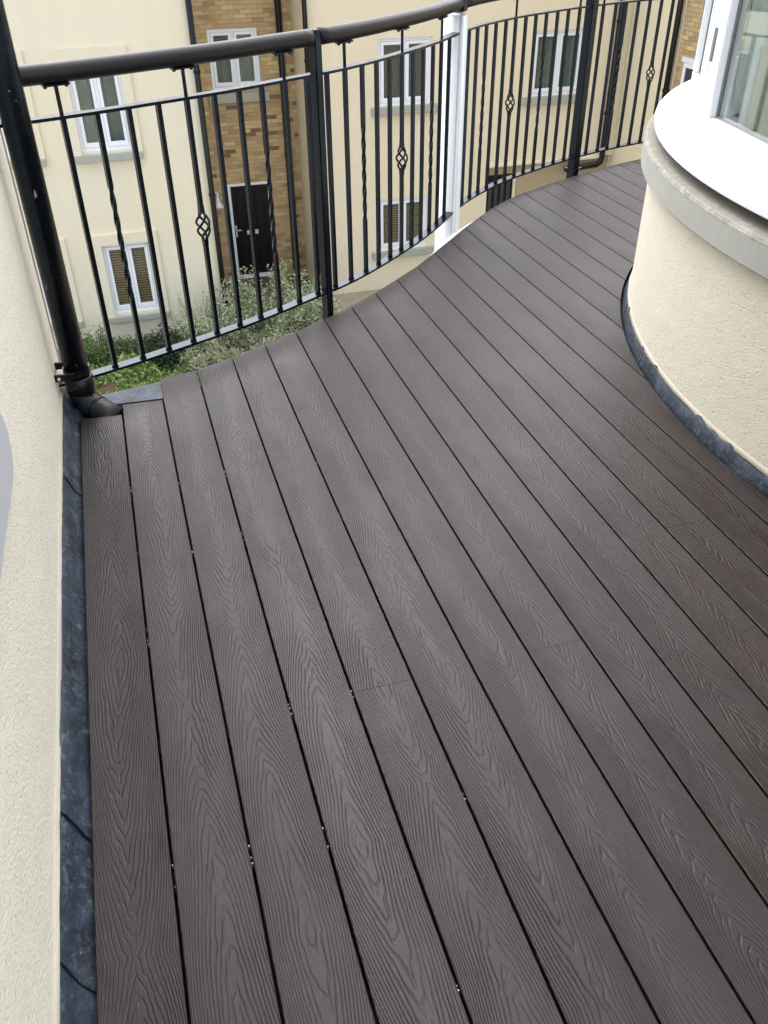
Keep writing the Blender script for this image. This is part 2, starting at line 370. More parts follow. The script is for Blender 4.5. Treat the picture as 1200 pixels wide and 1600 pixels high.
def facade_window(parent, x0, x1, z0, z1, y, sill=None, blind=False, surround=None, recess=0.07, sillmat=None, T=None, dark=False):
    """two-light casement; T maps (x,y,z) of the flat facade to the world when the wall is turned"""
    T = T or (lambda b: None); yy = y+recess
    bm = bmesh.new(); F = 0.055
    box(bm, x0, x1, yy-0.03, yy+0.04, z1-F, z1); box(bm, x0, x1, yy-0.03, yy+0.04, z0, z0+F)
    box(bm, x0, x0+F, yy-0.03, yy+0.04, z0+F, z1-F); box(bm, x1-F, x1, yy-0.03, yy+0.04, z0+F, z1-F)
    xm = (x0+x1)/2; box(bm, xm-0.022, xm+0.022, yy-0.03, yy+0.04, z0+F, z1-F)
    T(bm); wf = part('window', bm, m_upvc, parent)
    for a, b in ((x0+F+0.004, xm-0.026), (xm+0.026, x1-F-0.004)):
        bm = bmesh.new(); S = 0.055; c, d = z0+F+0.004, z1-F-0.004
        box(bm, a, b, yy-0.042, yy+0.01, d-S, d, 0.004); box(bm, a, b, yy-0.042, yy+0.01, c, c+S*1.35, 0.004)
        box(bm, a, a+S, yy-0.0405, yy+0.01, c+S*1.35, d-S); box(bm, b-S, b, yy-0.0405, yy+0.01, c+S*1.35, d-S)
        T(bm); part('sash', bm, m_upvc, wf, parent)
        bm = bmesh.new(); box(bm, a+S, b-S, yy-0.012, yy-0.006, c+S*1.35, d-S)
        T(bm); part('pane', bm, m_glass, wf, parent)
        if blind:
            bm = bmesh.new(); n = int((d-c)/0.048)
            for k in range(n):
                zc = c+0.02+k*0.048
                obox(bm, ((a+b)/2, yy+0.03, zc+0.018), Vector((1,0,0)), Vector((0,0.75,0.66)), Vector((0,-0.66,0.75)), (b-a)/2-0.012, 0.0165, 0.0015)
            T(bm); bl = part('blind', bm, m_blind, wf, parent); bl['kind'] = 'stuff'
    bm = bmesh.new(); n = 48; rows = []
    for k in range(n+1):
        xx = x0+0.02+(x1-x0-0.04)*k/n; yw = yy+0.075+0.010*math.sin(k*1.9)+0.006*math.sin(k*0.71+x0)
        rows.append([bm.verts.new((xx, yw, z0+0.01)), bm.verts.new((xx, yw, z1-0.01))])
    for p_, q_ in zip(rows, rows[1:]): bm.faces.new((p_[0], q_[0], q_[1], p_[1]))
    T(bm); part('curtain', bm, m_pane if (blind or dark) else m_net_refl, wf, parent, smooth=True)  # the paler sheet carries the painted pane reflection
    if sill:
        a, b, c, d = sill; bm = bmesh.new(); box(bm, a, b, y-0.09, y+0.055, c, d, 0.006); T(bm); part('sill', bm, sillmat or m_sill, wf, parent)
    if surround:
        a, b, c, d = surround; bm = bmesh.new(); t = 0.042
        g = 0.0
        box(bm, a, x0-g, y-t, y+0.02, c, d); box(bm, x1+g, b, y-t, y+0.02, c, d); box(bm, x0-g, x1+g, y-t, y+0.02, z1+g, d)
        T(bm); part('surround', bm, m_trim, wf, parent)
    return wf

# left block
LW = [(-0.51,0.35,-2.02,-0.63),(-0.51,0.35,-4.93,-3.62),(-2.12,-1.26,-2.02,-0.63),(-2.12,-1.26,-4.93,-3.62),(-0.51,0.35,0.95,2.25),(-2.12,-1.26,0.95,2.25)]
wl = wall_holes('rendered_wall', -9, 1.63, GZ-0.1, 4.2, 16.2, LW, m_fac, bld)
bm = bmesh.new(); box(bm, 1.60, 1.6299, 16.2005, 20.0, GZ-0.1, 4.2); part('return_wall', bm, m_fac, bld)
for h in LW:
    x0, x1, z0, z1 = h
    facade_window(bld, x0, x1, z0, z1, 16.2, sill=(x0-0.14, x1+0.14, z0-0.155, z0-0.04 if z0 > -4 else z0-0.05), blind=z0 < -4, surround=(x0-0.15, x1+0.15, z0-0.04 if z0 > -4 else z0-0.05, z1+0.19))
# brick link
DB = 18.6
BWIN = (2.10, 3.06, -1.60, -0.54); DOOR = (2.15, 3.07, -5.42, -3.38)
bw_wall = wall_holes('brick_wall', 1.55, 3.80, GZ-0.1, 4.2, DB, [BWIN, DOOR], m_mortar, bld, 0.12)
def brick_mesh(name, x0, x1, z0, z1, y, holes, parent, root, T=None):
    bm = bmesh.new(); tint = bm.loops.layers.float_color.new('tint'); rr = random.Random(3)
    row = 0; z = z0
    while z < z1:
        x = x0 - (0.1125 if row % 2 else 0)
        while x < x1:
            a, b = max(x, x0), min(x+0.215, x1); c, d = z, z+0.065
            bits = [(a, b)]
            for h in holes:
                nb = []
                for a_, b_ in bits:
                    if d <= h[2]-0.002 or c >= h[3]+0.002 or b_ <= h[0] or a_ >= h[1]: nb.append((a_, b_)); continue
                    if a_ < h[0]-0.02: nb.append((a_, h[0]-0.002))
                    if b_ > h[1]+0.02: nb.append((h[1]+0.002, b_))
                bits = nb
            for a_, b_ in bits:
                if b_-a_ < 0.03: continue
                k = rr.random(); base = (0.43, 0.32, 0.17)
                if k < 0.07: base = (0.13, 0.085, 0.055)
                elif k < 0.22: base = (0.44, 0.29, 0.15)
                elif k < 0.40: base = (0.33, 0.24, 0.13)
                elif k < 0.55: base = (0.52, 0.39, 0.20)
                s = rr.uniform(1.02, 1.34); col = tuple(q*s for q in base)+(1,)
                pr = rr.uniform(0.005, 0.010)
                n0 = len(bm.faces)
                V = [bm.verts.new(q) for q in ((a_,y-pr,c),(b_,y-pr,c),(b_,y-pr,d),(a_,y-pr,d),(a_,y+0.01,c),(b_,y+0.01,c),(b_,y+0.01,d),(a_,y+0.01,d))]
                for q in ((0,1,2,3),(4,5,1,0),(3,2,6,7),(4,0,3,7),(1,5,6,2)):
                    fc = bm.faces.new([V[i] for i in q])
                    for l in fc.loops: l[tint] = col
            x += 0.225
        z += 0.075; row += 1
    if T: T(bm)
    o = part(name, bm, m_brick, parent, root); o['kind'] = 'stuff'; return o
brick_mesh('brickwork', 1.64, 3.745, GZ, 4.15, DB, [BWIN, DOOR, (2.0, 3.2, -1.82, -1.6)], bw_wall, bld)
facade_window(bld, *BWIN, DB, sill=(2.0, 3.2, -1.82, -1.665), recess=0.05)
# entrance: door in a white frame
dr = bmesh.new(); a, b, c, d = DOOR; yy = DB+0.03
box(dr, a, a+0.07, yy-0.04, yy+0.05, c, d); box(dr, b-0.06, b, yy-0.04, yy+0.05, c, d); box(dr, a+0.07, b-0.06, yy-0.04, yy+0.05, d-0.055, d)
box(dr, a+0.07, b-0.06, yy-0.06, yy+0.05, c, c+0.06)
door = part('door', dr, m_upvc, bld)
for x0, x1 in ((a+0.072, 2.607), (2.613, b-0.062)):
    bm = bmesh.new(); z0, z1 = c+0.065, d-0.058; S = 0.085
    box(bm, x0, x1, yy+0.012, yy+0.04, z0, z1)
    for za, zb in ((z0+S*1.6, z0+0.80), (z0+0.98, z1-S)):
        t = 0.016
        box(bm, x0+S-t, x1-S+t, yy-0.004, yy+0.0125, zb, zb+t); box(bm, x0+S-t, x1-S+t, yy-0.004, yy+0.0125, za-t, za)
        box(bm, x0+S-t, x0+S, yy-0.004, yy+0.0125, za, zb); box(bm, x1-S, x1-S+t, yy-0.004, yy+0.0125, za, zb)
        box(bm, x0+S+0.04, x1-S-0.04, yy+0.002, yy+0.0125, za+0.04, zb-0.04, 0.006)
    part('door_leaf', bm, m_door, door, bld)
for x in (2.53, 2.69):
    bm = bmesh.new(); box(bm, x-0.045, x+0.045, yy-0.008, yy+0.0125, -4.47, -4.38, 0.003); part('number_plate', bm, m_silver, door, bld)
bm = bmesh.new(); box(bm, 2.245, 2.275, yy-0.012, yy+0.012, -4.50, -4.26); box(bm, 2.25, 2.37, yy-0.045, yy-0.028, -4.365, -4.345); box(bm, 2.25, 2.27, yy-0.045, yy-0.012, -4.365, -4.345); part('handle', bm, m_silver, door, bld)
bm = bmesh.new(); box(bm, 2.05, 3.17, 18.2, 18.59, GZ-0.05, -5.43, 0.01); part('doorstep', bm, m_brickstep, bld)
# lamp by the door
bm = bmesh.new(); lx = 1.915; ly = DB-0.01
tube(bm, [(lx, ly, -3.56), (lx, ly-0.03, -3.56)], 0.055, 14)
tube(bm, [(lx, ly-0.03, -3.56), (lx, ly-0.09, -3.515), (lx, ly-0.16, -3.50), (lx, ly-0.21, -3.53), (lx, ly-0.225, -3.585)], 0.016, 8)
wl_ = part('wall_lamp', bm, m_white, bld, smooth=True)
bm = bmesh.new(); tube(bm, [(lx, ly-0.225, -3.57), (lx, ly-0.225, -3.62), (lx, ly-0.225, -3.67), (lx, ly-0.225, -3.72), (lx, ly-0.225, -3.765)], [0.03, 0.036, 0.05, 0.08, 0.115], 18); part('lamp_shade', bm, m_white, wl_, bld, True)
# right block
RW = [(5.14,6.22,-1.86,-0.69),(5.11,6.19,-4.72,-3.65),(8.35,9.49,-1.87,-0.69),(5.14,6.22,1.0,2.2),(8.35,9.49,1.0,2.2)]
REC = (7.54, 10.449, GZ-0.1, -3.15)
wr = wall_holes('rendered_wall', 3.75, 10.45, GZ-0.1, 4.2, 17.4, RW+[REC], m_facr, bld, 0.10)
bm = bmesh.new(); box(bm, 3.7502, 3.78, 17.4005, 20, GZ-0.1, 4.2); part('return_wall', bm, m_facr, bld)
for h in RW:
    x0, x1, z0, z1 = h
    facade_window(bld, x0, x1, z0, z1, 17.4, sill=(x0-0.15, x1+0.15, z0-0.155, z0-0.004), blind=z0 < -4, dark=x0 < 6)
bm = bmesh.new(); box(bm, 7.54, 10.445, 17.5, 17.54, GZ-0.1, -3.151); part('recess_wall', bm, mat_facade('recess_tan_shade', (0.42, 0.34, 0.22)), bld)  # shade of the recess is put into this darker tan
bm = bmesh.new(); box(bm, 7.48, 10.2, 17.33, 17.42, -3.19, -3.135, 0.008); part('ledge', bm, m_trim, bld)
bm = bmesh.new(); box(bm, 7.56, 8.16, 17.47, 17.499, GZ, -3.38); gd = part('garage_door', bm, m_door, bld)
for k in range(4):
    bm = bmesh.new(); box(bm, 7.60+k*0.14, 7.68+k*0.14, 17.45, 17.471, GZ+0.1, -3.5, 0.004); part('door_bar', bm, m_pane, gd, bld)
bm = bmesh.new(); box(bm, 8.165, 8.225, 17.45, 17.499, GZ, -3.36); part('door_jamb', bm, m_trim, bld)
# right hand wall that comes towards the camera, with brick nearer
def turn(bm):          # facade x -> distance along -y from the corner (10.45, 17.4); facade y offset -> x
    for vtx in bm.verts:
        x, y, z = vtx.co; vtx.co = (10.45 + (y-17.4), 17.4 - x, z)
bm = bmesh.new(); box(bm, 0, 1.85, 17.4, 17.6, GZ-0.1, 4.2); turn(bm); part('side_rendered_wall', bm, m_facr, bld)
bm = bmesh.new(); box(bm, 1.852, 9.0, 17.408, 17.6, GZ-0.1, 4.2); turn(bm); bw2 = part('side_brick_wall', bm, m_mortar, bld)
brick_mesh('brickwork', 1.856, 5.2, -4.0, 2.6, 17.408, [(2.10, 3.3, -2.5, -0.95)], bw2, bld, turn)
bm = bmesh.new(); box(bm, 2.05, 3.35, 17.36, 17.42, -1.05, -0.97); turn(bm); part('lintel', bm, m_white, bld)
bm = bmesh.new(); box(bm, 2.12, 2.20, 17.37, 17.42, -2.5, -1.052); box(bm, 2.2, 3.28, 17.37, 17.42, -1.13, -1.052); box(bm, 3.2, 3.28, 17.37, 17.42, -2.5, -1.13); box(bm, 2.2, 3.2, 17.37, 17.42, -2.5, -2.42); turn(bm)
sw = part('window', bm, m_upvc, bld)
bm = bmesh.new(); box(bm, 2.2, 3.2, 17.385, 17.407, -2.42, -1.13); turn(bm); part('pane', bm, m_pane, sw, bld)
# roof slabs
bm = bmesh.new(); box(bm, -9.2, 1.7, 16.0, 24, 4.2, 4.35); box(bm, 1.7, 3.7, 18.3, 24, 4.2, 4.35); box(bm, 3.7, 20, 17.2, 24, 4.2, 4.35); part('roof', bm, m_roof, bld)
# rain pipes
def drain(pts, rad, joints):
    bm = bmesh.new(); tube(bm, pts, rad, 12)
    pp = part('rain_pipe', bm, m_pipe, bld, smooth=True)
    for zj in joints:
        x, y = pts[0][0], pts[0][1]
        bm = bmesh.new(); tube(bm, [(x, y, zj), (x, y, zj+0.05)], rad*1.25, 12); part('pipe_collar', bm, m_pipe, pp, bld)
drain([(1.585, 16.12, 4.2), (1.585, 16.12, -4.6), (1.585, 16.12, GZ)], 0.050, (-0.9, -2.9))
drain([(3.49, 18.52, 4.2), (3.49, 18.52, -5.3)], 0.062, (-0.7, -2.9))
drain([(3.74, 17.31, 4.2), (3.74, 17.31, GZ)], 0.045, (-1.0, -3.2))
drain([(10.16, 17.30, 4.2), (10.16, 17.30, -3.15), (10.14, 17.30, -3.25), (10.06, 17.30, -3.30), (9.3, 17.30, -3.34)], 0.062, (-2.3, -0.6))
drain([(10.36, 15.62, 4.2), (10.36, 15.62, GZ)], 0.055, (-1.6,))

# ------------------------------------------------------------------ plants below
def leaf_cloud(bm, tint, rr, centre, n, lw, ll, up=0.3, spread=None):
    for _ in range(n):
        p = spread(rr) if spread else Vector(centre)
        d = Vector((rr.gauss(0,1), rr.gauss(0,1), rr.gauss(up,0.8))).normalized()
        s = d.cross(Vector((rr.gauss(0,1), rr.gauss(0,1), rr.gauss(0,1)))).normalized()
        L = ll*rr.uniform(0.6, 1.25); W = lw*rr.uniform(0.7, 1.2); p = Vector(p)
        q = [p, p+d*L*0.5+s*W*0.5, p+d*L, p+d*L*0.5-s*W*0.5]
        fc = bm.faces.new([bm.verts.new(t) for t in q]); t_ = rr.random()
        for l in fc.loops: l[tint] = (t_, t_, t_, 1)
def shrub(name, label, cat, loc, mat, stem_mat, seed, branches, leaves_per, reach, height, lw, ll, droop=0.0, group=None, clump=0.05, inner=0.25):
    rr = random.Random(seed); root = thing(name, label, cat, loc, group)
    bs = bmesh.new(); bl = bmesh.new(); tint = bl.loops.layers.float_color.new('tint')
    for i in range(branches):
        a = rr.uniform(0, 2*math.pi); m = rr.uniform(0.25, 1)**0.6
        end = Vector((math.cos(a)*reach[0]*m, math.sin(a)*reach[1]*m, height*rr.uniform(0.55, 1.0)*(1-0.35*m*m)))
        base = Vector((math.cos(a)*0.08, math.sin(a)*0.08, 0))
        pts = [base.lerp(end, t)+Vector((0, 0, droop*math.sin(t*math.pi))) + Vector((rr.gauss(0, .02), rr.gauss(0, .02), 0)) for t in (0, 0.33, 0.66, 1)]
        tube(bs, pts, [0.014, 0.010, 0.007, 0.003], 5)
        for k in range(leaves_per):
            t = inner+(1-inner)*rr.random()**0.7; j = min(2, int(t*3)); q = pts[j].lerp(pts[j+1], t*3-j)
            q = q + Vector((rr.gauss(0, clump), rr.gauss(0, clump), rr.gauss(0, clump)))
            leaf_cloud(bl, tint, rr, q, 1, lw, ll)
    obj('stem', bs, stem_mat, root); 
    me = bpy.data.meshes.new('foliage'); bl.to_mesh(me); bl.free(); link('foliage', me, mat, root)
    return root
m_olive = mat_leaf('olive_leaf', (0.21, 0.26, 0.13), (0.47, 0.52, 0.34))
m_dark = mat_leaf('dark_leaf', (0.014, 0.030, 0.012), (0.045, 0.085, 0.032))
m_lime = mat_leaf('lime_leaf', (0.09, 0.17, 0.035), (0.32, 0.42, 0.13))
m_mid = mat_leaf('mid_leaf', (0.055, 0.11, 0.035), (0.17, 0.26, 0.09))
m_orange = mat_leaf('orange_petal', (0.70, 0.22, 0.03), (0.80, 0.36, 0.05))
m_straw = mat_leaf('straw_leaf', (0.34, 0.31, 0.18), (0.52, 0.49, 0.31))
m_bark = mat_paint('bark', (0.11, 0.085, 0.06), 0.9, 0.2)
shrub('olive_shrub', 'large silvery green olive shrub spreading before the black door', 'shrub', (2.45, 15.45, GZ), m_olive, m_bark, 11, 110, 70, (1.30, 0.95), 1.62, 0.027, 0.095, group='olive shrubs in the bed')
shrub('olive_shrub', 'airy olive shrub with thin twigs against the cream wall', 'shrub', (1.15, 15.0, GZ), m_olive, m_bark, 12, 52, 46, (0.85, 0.6), 1.45, 0.024, 0.085, group='olive shrubs in the bed')
shrub('lavender_shrub', 'low grey green shrub nearest the deck edge in front of olive', 'shrub', (1.75, 14.35, GZ), mat_leaf('sage_leaf', (0.22, 0.24, 0.12), (0.45, 0.46, 0.29)), m_bark, 13, 150, 60, (1.35, 0.75), 0.72, 0.022, 0.10)
shrub('box_shrub', 'dark green shrub right beside the balcony downpipe', 'shrub', (-0.92, 15.25, GZ), m_mid, m_bark, 14, 42, 60, (0.38, 0.35), 0.85, 0.03, 0.06, group='dark box shrubs')
shrub('box_shrub', 'rounded dark evergreen shrub under the blinded window corner', 'shrub', (0.28, 14.75, GZ), m_dark, m_bark, 15, 60, 70, (0.42, 0.38), 0.90, 0.035, 0.065, group='dark box shrubs')
shrub('leafy_plant', 'light green strappy plant between the two dark shrubs', 'plant', (-0.28, 14.6, GZ), m_lime, m_bark, 16, 24, 12, (0.35, 0.3), 0.40, 0.05, 0.20)
shrub('hardy_perennial', 'mid green bushy perennial low against the cream wall', 'plant', (-0.28, 15.65, GZ), m_mid, m_bark, 17, 40, 26, (0.50, 0.3), 0.32, 0.03, 0.07)
fl = thing('orange_flower', 'small orange flower heads among green leaves by the wall', 'flower', (-0.06, 15.5, GZ+0.36))
bm = bmesh.new(); tn = bm.loops.layers.float_color.new('tint'); rr = random.Random(5)
for cx, cz in ((0, 0.05), (0.07, 0.02), (-0.06, 0.0), (0.22, 0.06)):
    leaf_cloud(bm, tn, rr, (cx, 0, cz), 8, 0.025, 0.05)
me = bpy.data.meshes.new('petals'); bm.to_mesh(me); bm.free(); link('petals', me, m_orange, fl)['kind'] = 'stuff'
bm = bmesh.new()
for cx in (0, 0.07, -0.06, 0.22): tube(bm, [(cx*0.5, 0, -0.33), (cx, 0, 0.03)], 0.005, 5)
obj('stem', bm, m_bark, fl)
bm = bmesh.new(); tn = bm.loops.layers.float_color.new('tint'); rr = random.Random(21)
def gc(q):
    while True:
        x, y = q.uniform(-2.4, 0.75), q.uniform(13.3, 15.2)
        if math.sin(x*3.1+y*2.3)+math.sin(x*7.7-y*4.1)*0.6 + q.gauss(0, .5) > -0.6: return Vector((x, y, GZ+0.06+abs(q.gauss(0, 0.06))))
leaf_cloud(bm, tn, rr, None, 9000, 0.055, 0.055, 0.9, gc)
me = bpy.data.meshes.new('ground_cover'); bm.to_mesh(me); bm.free(); tag(link('ground_cover', me, m_lime), 'bright lime green ground cover on the bed below the deck corner', 'ground cover', kind='stuff')
bm = bmesh.new(); tn = bm.loops.layers.float_color.new('tint'); rr = random.Random(22)
leaf_cloud(bm, tn, rr, None, 5000, 0.02, 0.11, 0.9, lambda q: Vector((q.uniform(0.3, 3.6), q.uniform(13.2, 15.6), GZ+0.03+abs(q.gauss(0, 0.05)))))
me = bpy.data.meshes.new('dry_grass'); bm.to_mesh(me); bm.free(); tag(link('dry_grass', me, m_straw), 'pale dry grass around the feet of the olive shrubs', 'grass', kind='stuff')

# ------------------------------------------------------------------ balcony slab, fascia and deck boards
deck = bpy.data.objects.new('deck', None); C.objects.link(deck)
tag(deck, 'dark brown composite deck boards curving along the balcony', kind='structure')
bm = bmesh.new()
outl = [(-0.33, -1.3), (4.38, -1.3)] + [(x, y-0.035) for x, y in reversed(EDGE)] + [(-0.33, 3.02)]
top = [bm.verts.new((x, y, -0.055)) for x, y in outl]; bot = [bm.verts.new((x, y, -0.32)) for x, y in outl]
bm.faces.new(top); bm.faces.new(bot[::-1])
for i in range(len(outl)):
    j = (i+1) % len(outl); bm.faces.new((top[i], bot[i], bot[j], top[j]))
obj('balcony_slab', bm, m_membrane_shade, deck)
# joists under the boards
for k in range(-6, 14):
    y = 1.335 + 0.343*k
    bm = bmesh.new(); box(bm, -0.27, 1.70 if y < 4.2 else 4.0, y-0.022, y+0.022, -0.054, -0.0265)
    if -0.9 < y < 2.85: obj('joist', bm, m_membrane_shade, deck)
    else: bm.free()
P_, G_ = 0.150, 0.0052
X0 = -0.1351-0.150
RI = BR+0.031
def arcx(x): 
    q = RI*RI-(x-BX)**2
    return math.sqrt(q) if q > 0 else None
def board(poly, xc, split_top=True):
    bm = bmesh.new()
    vt = [bm.verts.new((x-xc, y, 0.0)) for x, y in poly]
    ft = bm.faces.new(vt)
    ret = bmesh.ops.extrude_face_region(bm, geom=[ft])
    vv = [g for g in ret['geom'] if isinstance(g, bmesh.types.BMVert)]
    bmesh.ops.translate(bm, verts=vv, vec=(0, 0, -0.023))
    bm.normal_update()
    def keep(e):
        a, b = e.verts
        return not (abs(a.co.y-b.co.y) < 1e-6 and min(abs(a.co.y-1.335), abs(a.co.y-1.678)) < 0.003)
    eds = [e for e in bm.edges if all(abs(q.co.z) < 1e-6 for q in e.verts) and e.calc_length() > 0.04 and keep(e)]
    try: bmesh.ops.bevel(bm, geom=eds, offset=0.0022, segments=2, affect='EDGES', profile=0.5)
    except Exception: pass
    o = obj('deck_board', bm, m_board, deck, loc=(xc, 0, 0)); return o
for k in range(0, 31):
    xa = X0 + k*P_ + G_/2; xb = xa + P_ - G_; xc = (xa+xb)/2
    ya, yb = interp(xa, EDGE), interp(xb, EDGE)
    if k == 0: ya, yb = 2.878, 2.868
    if k == 1: ya, yb = 2.945, 2.937
    cuts = {4: 1.335, 7: 1.335, 11: 1.678}
    y0 = -1.25
    if xb < BX-RI:
        if k in cuts:
            yc = cuts[k]
            board([(xa, y0), (xb, y0), (xb, yc-0.0005), (xa, yc-0.0005)], xc); board([(xa, yc+0.0005), (xb, yc+0.0005), (xb, yb), (xa, ya)], xc)
        else: board([(xa, y0), (xb, y0), (xb, yb), (xa, ya)], xc)
    else:
        xs = [xa+(xb-xa)*i/6 for i in range(7)]
        xl = BX-RI
        if xa < xl:
            n = 10; tb = math.acos((BX-xb)/RI)
            arc = [bay(-tb+2*tb*i/n, RI) for i in range(n+1)]
            poly = [(xa, y0), (xb, y0)] + arc + [(xb, yb), (xa, ya)]
            board(poly, xc)
        else:
            up = [(x, BY+arcx(x)) for x in xs]; lo = [(x, BY-arcx(x)) for x in xs]
            if up[0][1] < ya-0.02: board(up + [(xb, yb), (xa, ya)], xc)
            if lo[0][1] > y0: board([(xa, y0), (xb, max(y0-0.001, min(y0, lo[-1][1]-0.05)))] + [q for q in reversed(lo) if q[1] > y0+0.02], xc)
# bright slivers of the hidden fixing clips in the gaps
me = None; rr = random.Random(31)
for gx in range(1, 6):
    for kk in range(-1, 6):
        if rr.random() < 0.06+0.09*gx: continue
        x = X0 + gx*P_; y = 1.335-0.343*2 + 0.343*kk + rr.uniform(-0.01, 0.01)
        if y < 0.6 or y > 2.9: continue
        bm = bmesh.new()
        for q in range(rr.choice((2, 3, 4))):
            yy_ = y + rr.uniform(-0.028, 0.028); zz = -0.007-rr.uniform(0, 0.005); s = rr.uniform(0.0008, 0.0017)
            box(bm, x-s, x+s, yy_-s*1.2, yy_+s*1.2, zz-0.012, zz)
        obj('deck_clip', bm, m_clip, deck)
# white fascia ring that shows past the boards around the column
WB = [(1.05, 0.0), (1.21, 0.004), (1.4, 0.016), (1.6, 0.036), (1.76, 0.052), (1.9, 0.040), (2.03, 0.018), (2.2, 0.0)]
bm = bmesh.new(); rows = []
for i in range(40):
    x = 1.0+1.3*i/39; y = interp(x, EDGE); s = (interp(x+0.02, EDGE)-interp(x-0.02, EDGE))/0.04
    n = Vector((-s, 1)).normalized(); wd = interp(x, WB) if 1.05 < x < 2.2 else 0
    pin = Vector((x, y))-n*0.03; po = Vector((x, y))+n*max(-0.01, wd)
    rows.append([bm.verts.new((pin.x, pin.y, -0.026)), bm.verts.new((po.x, po.y, -0.026)), bm.verts.new((po.x, po.y, -0.30)), bm.verts.new((pin.x, pin.y, -0.30))])
for a, b in zip(rows, rows[1:]):
    for k in range(4): bm.faces.new((a[k], a[(k+1) % 4], b[(k+1) % 4], b[k]))
obj('white_fascia', bm, m_white, deck)

# ------------------------------------------------------------------ the left wall with its lead flashing
sw_ = thing('side_wall', 'cream roughcast house wall along the left edge of deck', 'wall', (-0.34, 3.0, -0.3))
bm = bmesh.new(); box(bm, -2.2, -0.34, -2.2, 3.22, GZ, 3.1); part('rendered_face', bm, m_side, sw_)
def lead_strip(y0, y1, lift, seed):
    rr = random.Random(seed); bm = bmesh.new(); n = max(6, int((y1-y0)/0.05)); rows = []
    for i in range(n+1):
        t = i/n; y = y0+(y1-y0)*t; wv = 0.0035*math.sin(y*9+seed)+0.002*math.sin(y*37+seed)+rr.uniform(-0.0022, 0.0022)
        sk_ = 0.085*(1-t)**2*0 
        prof = [(-0.3375+lift, 0.052+wv), (-0.330+lift+wv*0.3, 0.046+wv), (-0.318+lift+wv, 0.020), (-0.306+lift+wv, -0.002), (-0.286+lift, -0.022), (-0.270, -0.034)]
        row = []
        for j, (x, z) in enumerate(prof):
            # overlapping ends are cut on a slant that runs down towards the camera
            yy = y
            if i == 0: yy = y - 0.055*(j/5)**1.5
            row.append(bm.verts.new((x, yy, z)))
        rows.append(row)
    for a, b in zip(rows, rows[1:]):
        for k in range(len(a)-1): bm.faces.new((a[k], a[k+1], b[k+1], b[k]))
    # thickness at the lapped end
    low = [bm.verts.new(v_.co + Vector((-0.006, 0.0, -0.006))) for v_ in rows[0]]
    for k in range(len(low)-1): bm.faces.new((rows[0][k], low[k], low[k+1], rows[0][k+1]))
    edge = [v_.co.copy() for v_ in rows[0]]
    o = part('lead_flashing', bm, m_lead, sw_, smooth=True)
    bm = bmesh.new(); tube(bm, [e + Vector((0.0005, -0.001, -0.0005)) for e in edge], 0.0022, 6)  # dark tube drawn in place of the shadow under the lapped edge
    part('lap_shadow_line', bm, m_membrane_shade, o, sw_)
    return o
lead_strip(2.43, 3.2, 0.0075, 1); lead_strip(1.16, 2.50, 0.005, 2); lead_strip(0.86, 1.22, 0.0025, 3); lead_strip(-1.3, 0.92, 0.0, 4)
bm = bmesh.new(); rr = random.Random(8); rows = []
for i in range(140):
    y = -1.3+4.5*i/139; zl = 0.051+0.004*math.sin(y*7)+rr.uniform(-0.003, 0.003); zt = 0.060+0.002*math.sin(y*5)
    rows.append([bm.verts.new((-0.345, y, zt)), bm.verts.new((-0.337, y, zt-0.002)), bm.verts.new((-0.331, y, zl+0.004)), bm.verts.new((-0.335, y, zl-0.004))])
for a, b in zip(rows, rows[1:]):
    for k in range(3): bm.faces.new((a[k], a[k+1], b[k+1], b[k]))
part('white_bead', bm, mat_paint('cream_bead', (0.40, 0.375, 0.30), 0.85, 0.15, spec=0.1), sw_, smooth=True)
bm = bmesh.new()
pl = [(1.20, 0.575), (1.25, 0.545), (1.32, 0.542), (1.42, 0.538), (1.56, 0.529), (1.66, 0.523), (1.71, 0.528), (1.742, 0.548), (1.765, 0.585), (1.755, 0.63), (1.72, 0.68), (1.60, 0.76), (1.35, 0.80), (1.22, 0.72)]
va = [bm.verts.new((-0.3255, y, z)) for y, z in pl]; vb = [bm.verts.new((-0.341, y, z)) for y, z in pl]
bm.faces.new(va)
for i in range(len(pl)): j = (i+1) % len(pl); bm.faces.new((va[i], vb[i], vb[j], va[j]))
part('grey_plate', bm, m_grey, sw_)
# pale stop bead on the wall's end behind the downpipe
bm = bmesh.new(); box(bm, -0.343, -0.336, 3.205, 3.226, -0.1, 3.1); part('corner_bead', bm, m_bead, sw_)

# ------------------------------------------------------------------ downpipe
dp = thing('downpipe', 'tall scuffed black downpipe on the wall at the deck corner', 'downpipe', (-0.265, 2.99, 0))
bm = bmesh.new(); tube(bm, [(-0.265, 2.99, 0.10), (-0.265, 2.99, 1.2), (-0.265, 2.99, 3.1)], 0.0430, 24); part('pipe', bm, m_scuffed, dp, smooth=True)
bm = bmesh.new(); tube(bm, [(-0.265, 2.99, 0.055), (-0.265, 2.99, 0.060), (-0.265, 2.99, 0.115), (-0.265, 2.99, 0.120)], [0.049, 0.0515, 0.0515, 0.046], 24); part('socket', bm, m_pipe, dp, smooth=True)
bm = bmesh.new(); path = [(-0.265, 2.99, 0.062), (-0.265, 2.99, 0.040), (-0.258, 2.984, 0.020), (-0.243, 2.970, 0.006), (-0.222, 2.952, -0.006), (-0.190, 2.925, -0.020), (-0.160, 2.900, -0.034)]
tube(bm, path, [0.048, 0.048, 0.048, 0.048, 0.048, 0.048, 0.048], 24); el = part('elbow', bm, m_elbow, dp, smooth=True)
for i in (2, 4):
    bm = bmesh.new(); a = Vector(path[i]); b = Vector(path[i+1]); d = (b-a).normalized(); tube(bm, [a-d*0.004, a+d*0.004], 0.0505, 24); part('seam_ring', bm, m_pipe, el, dp, True)
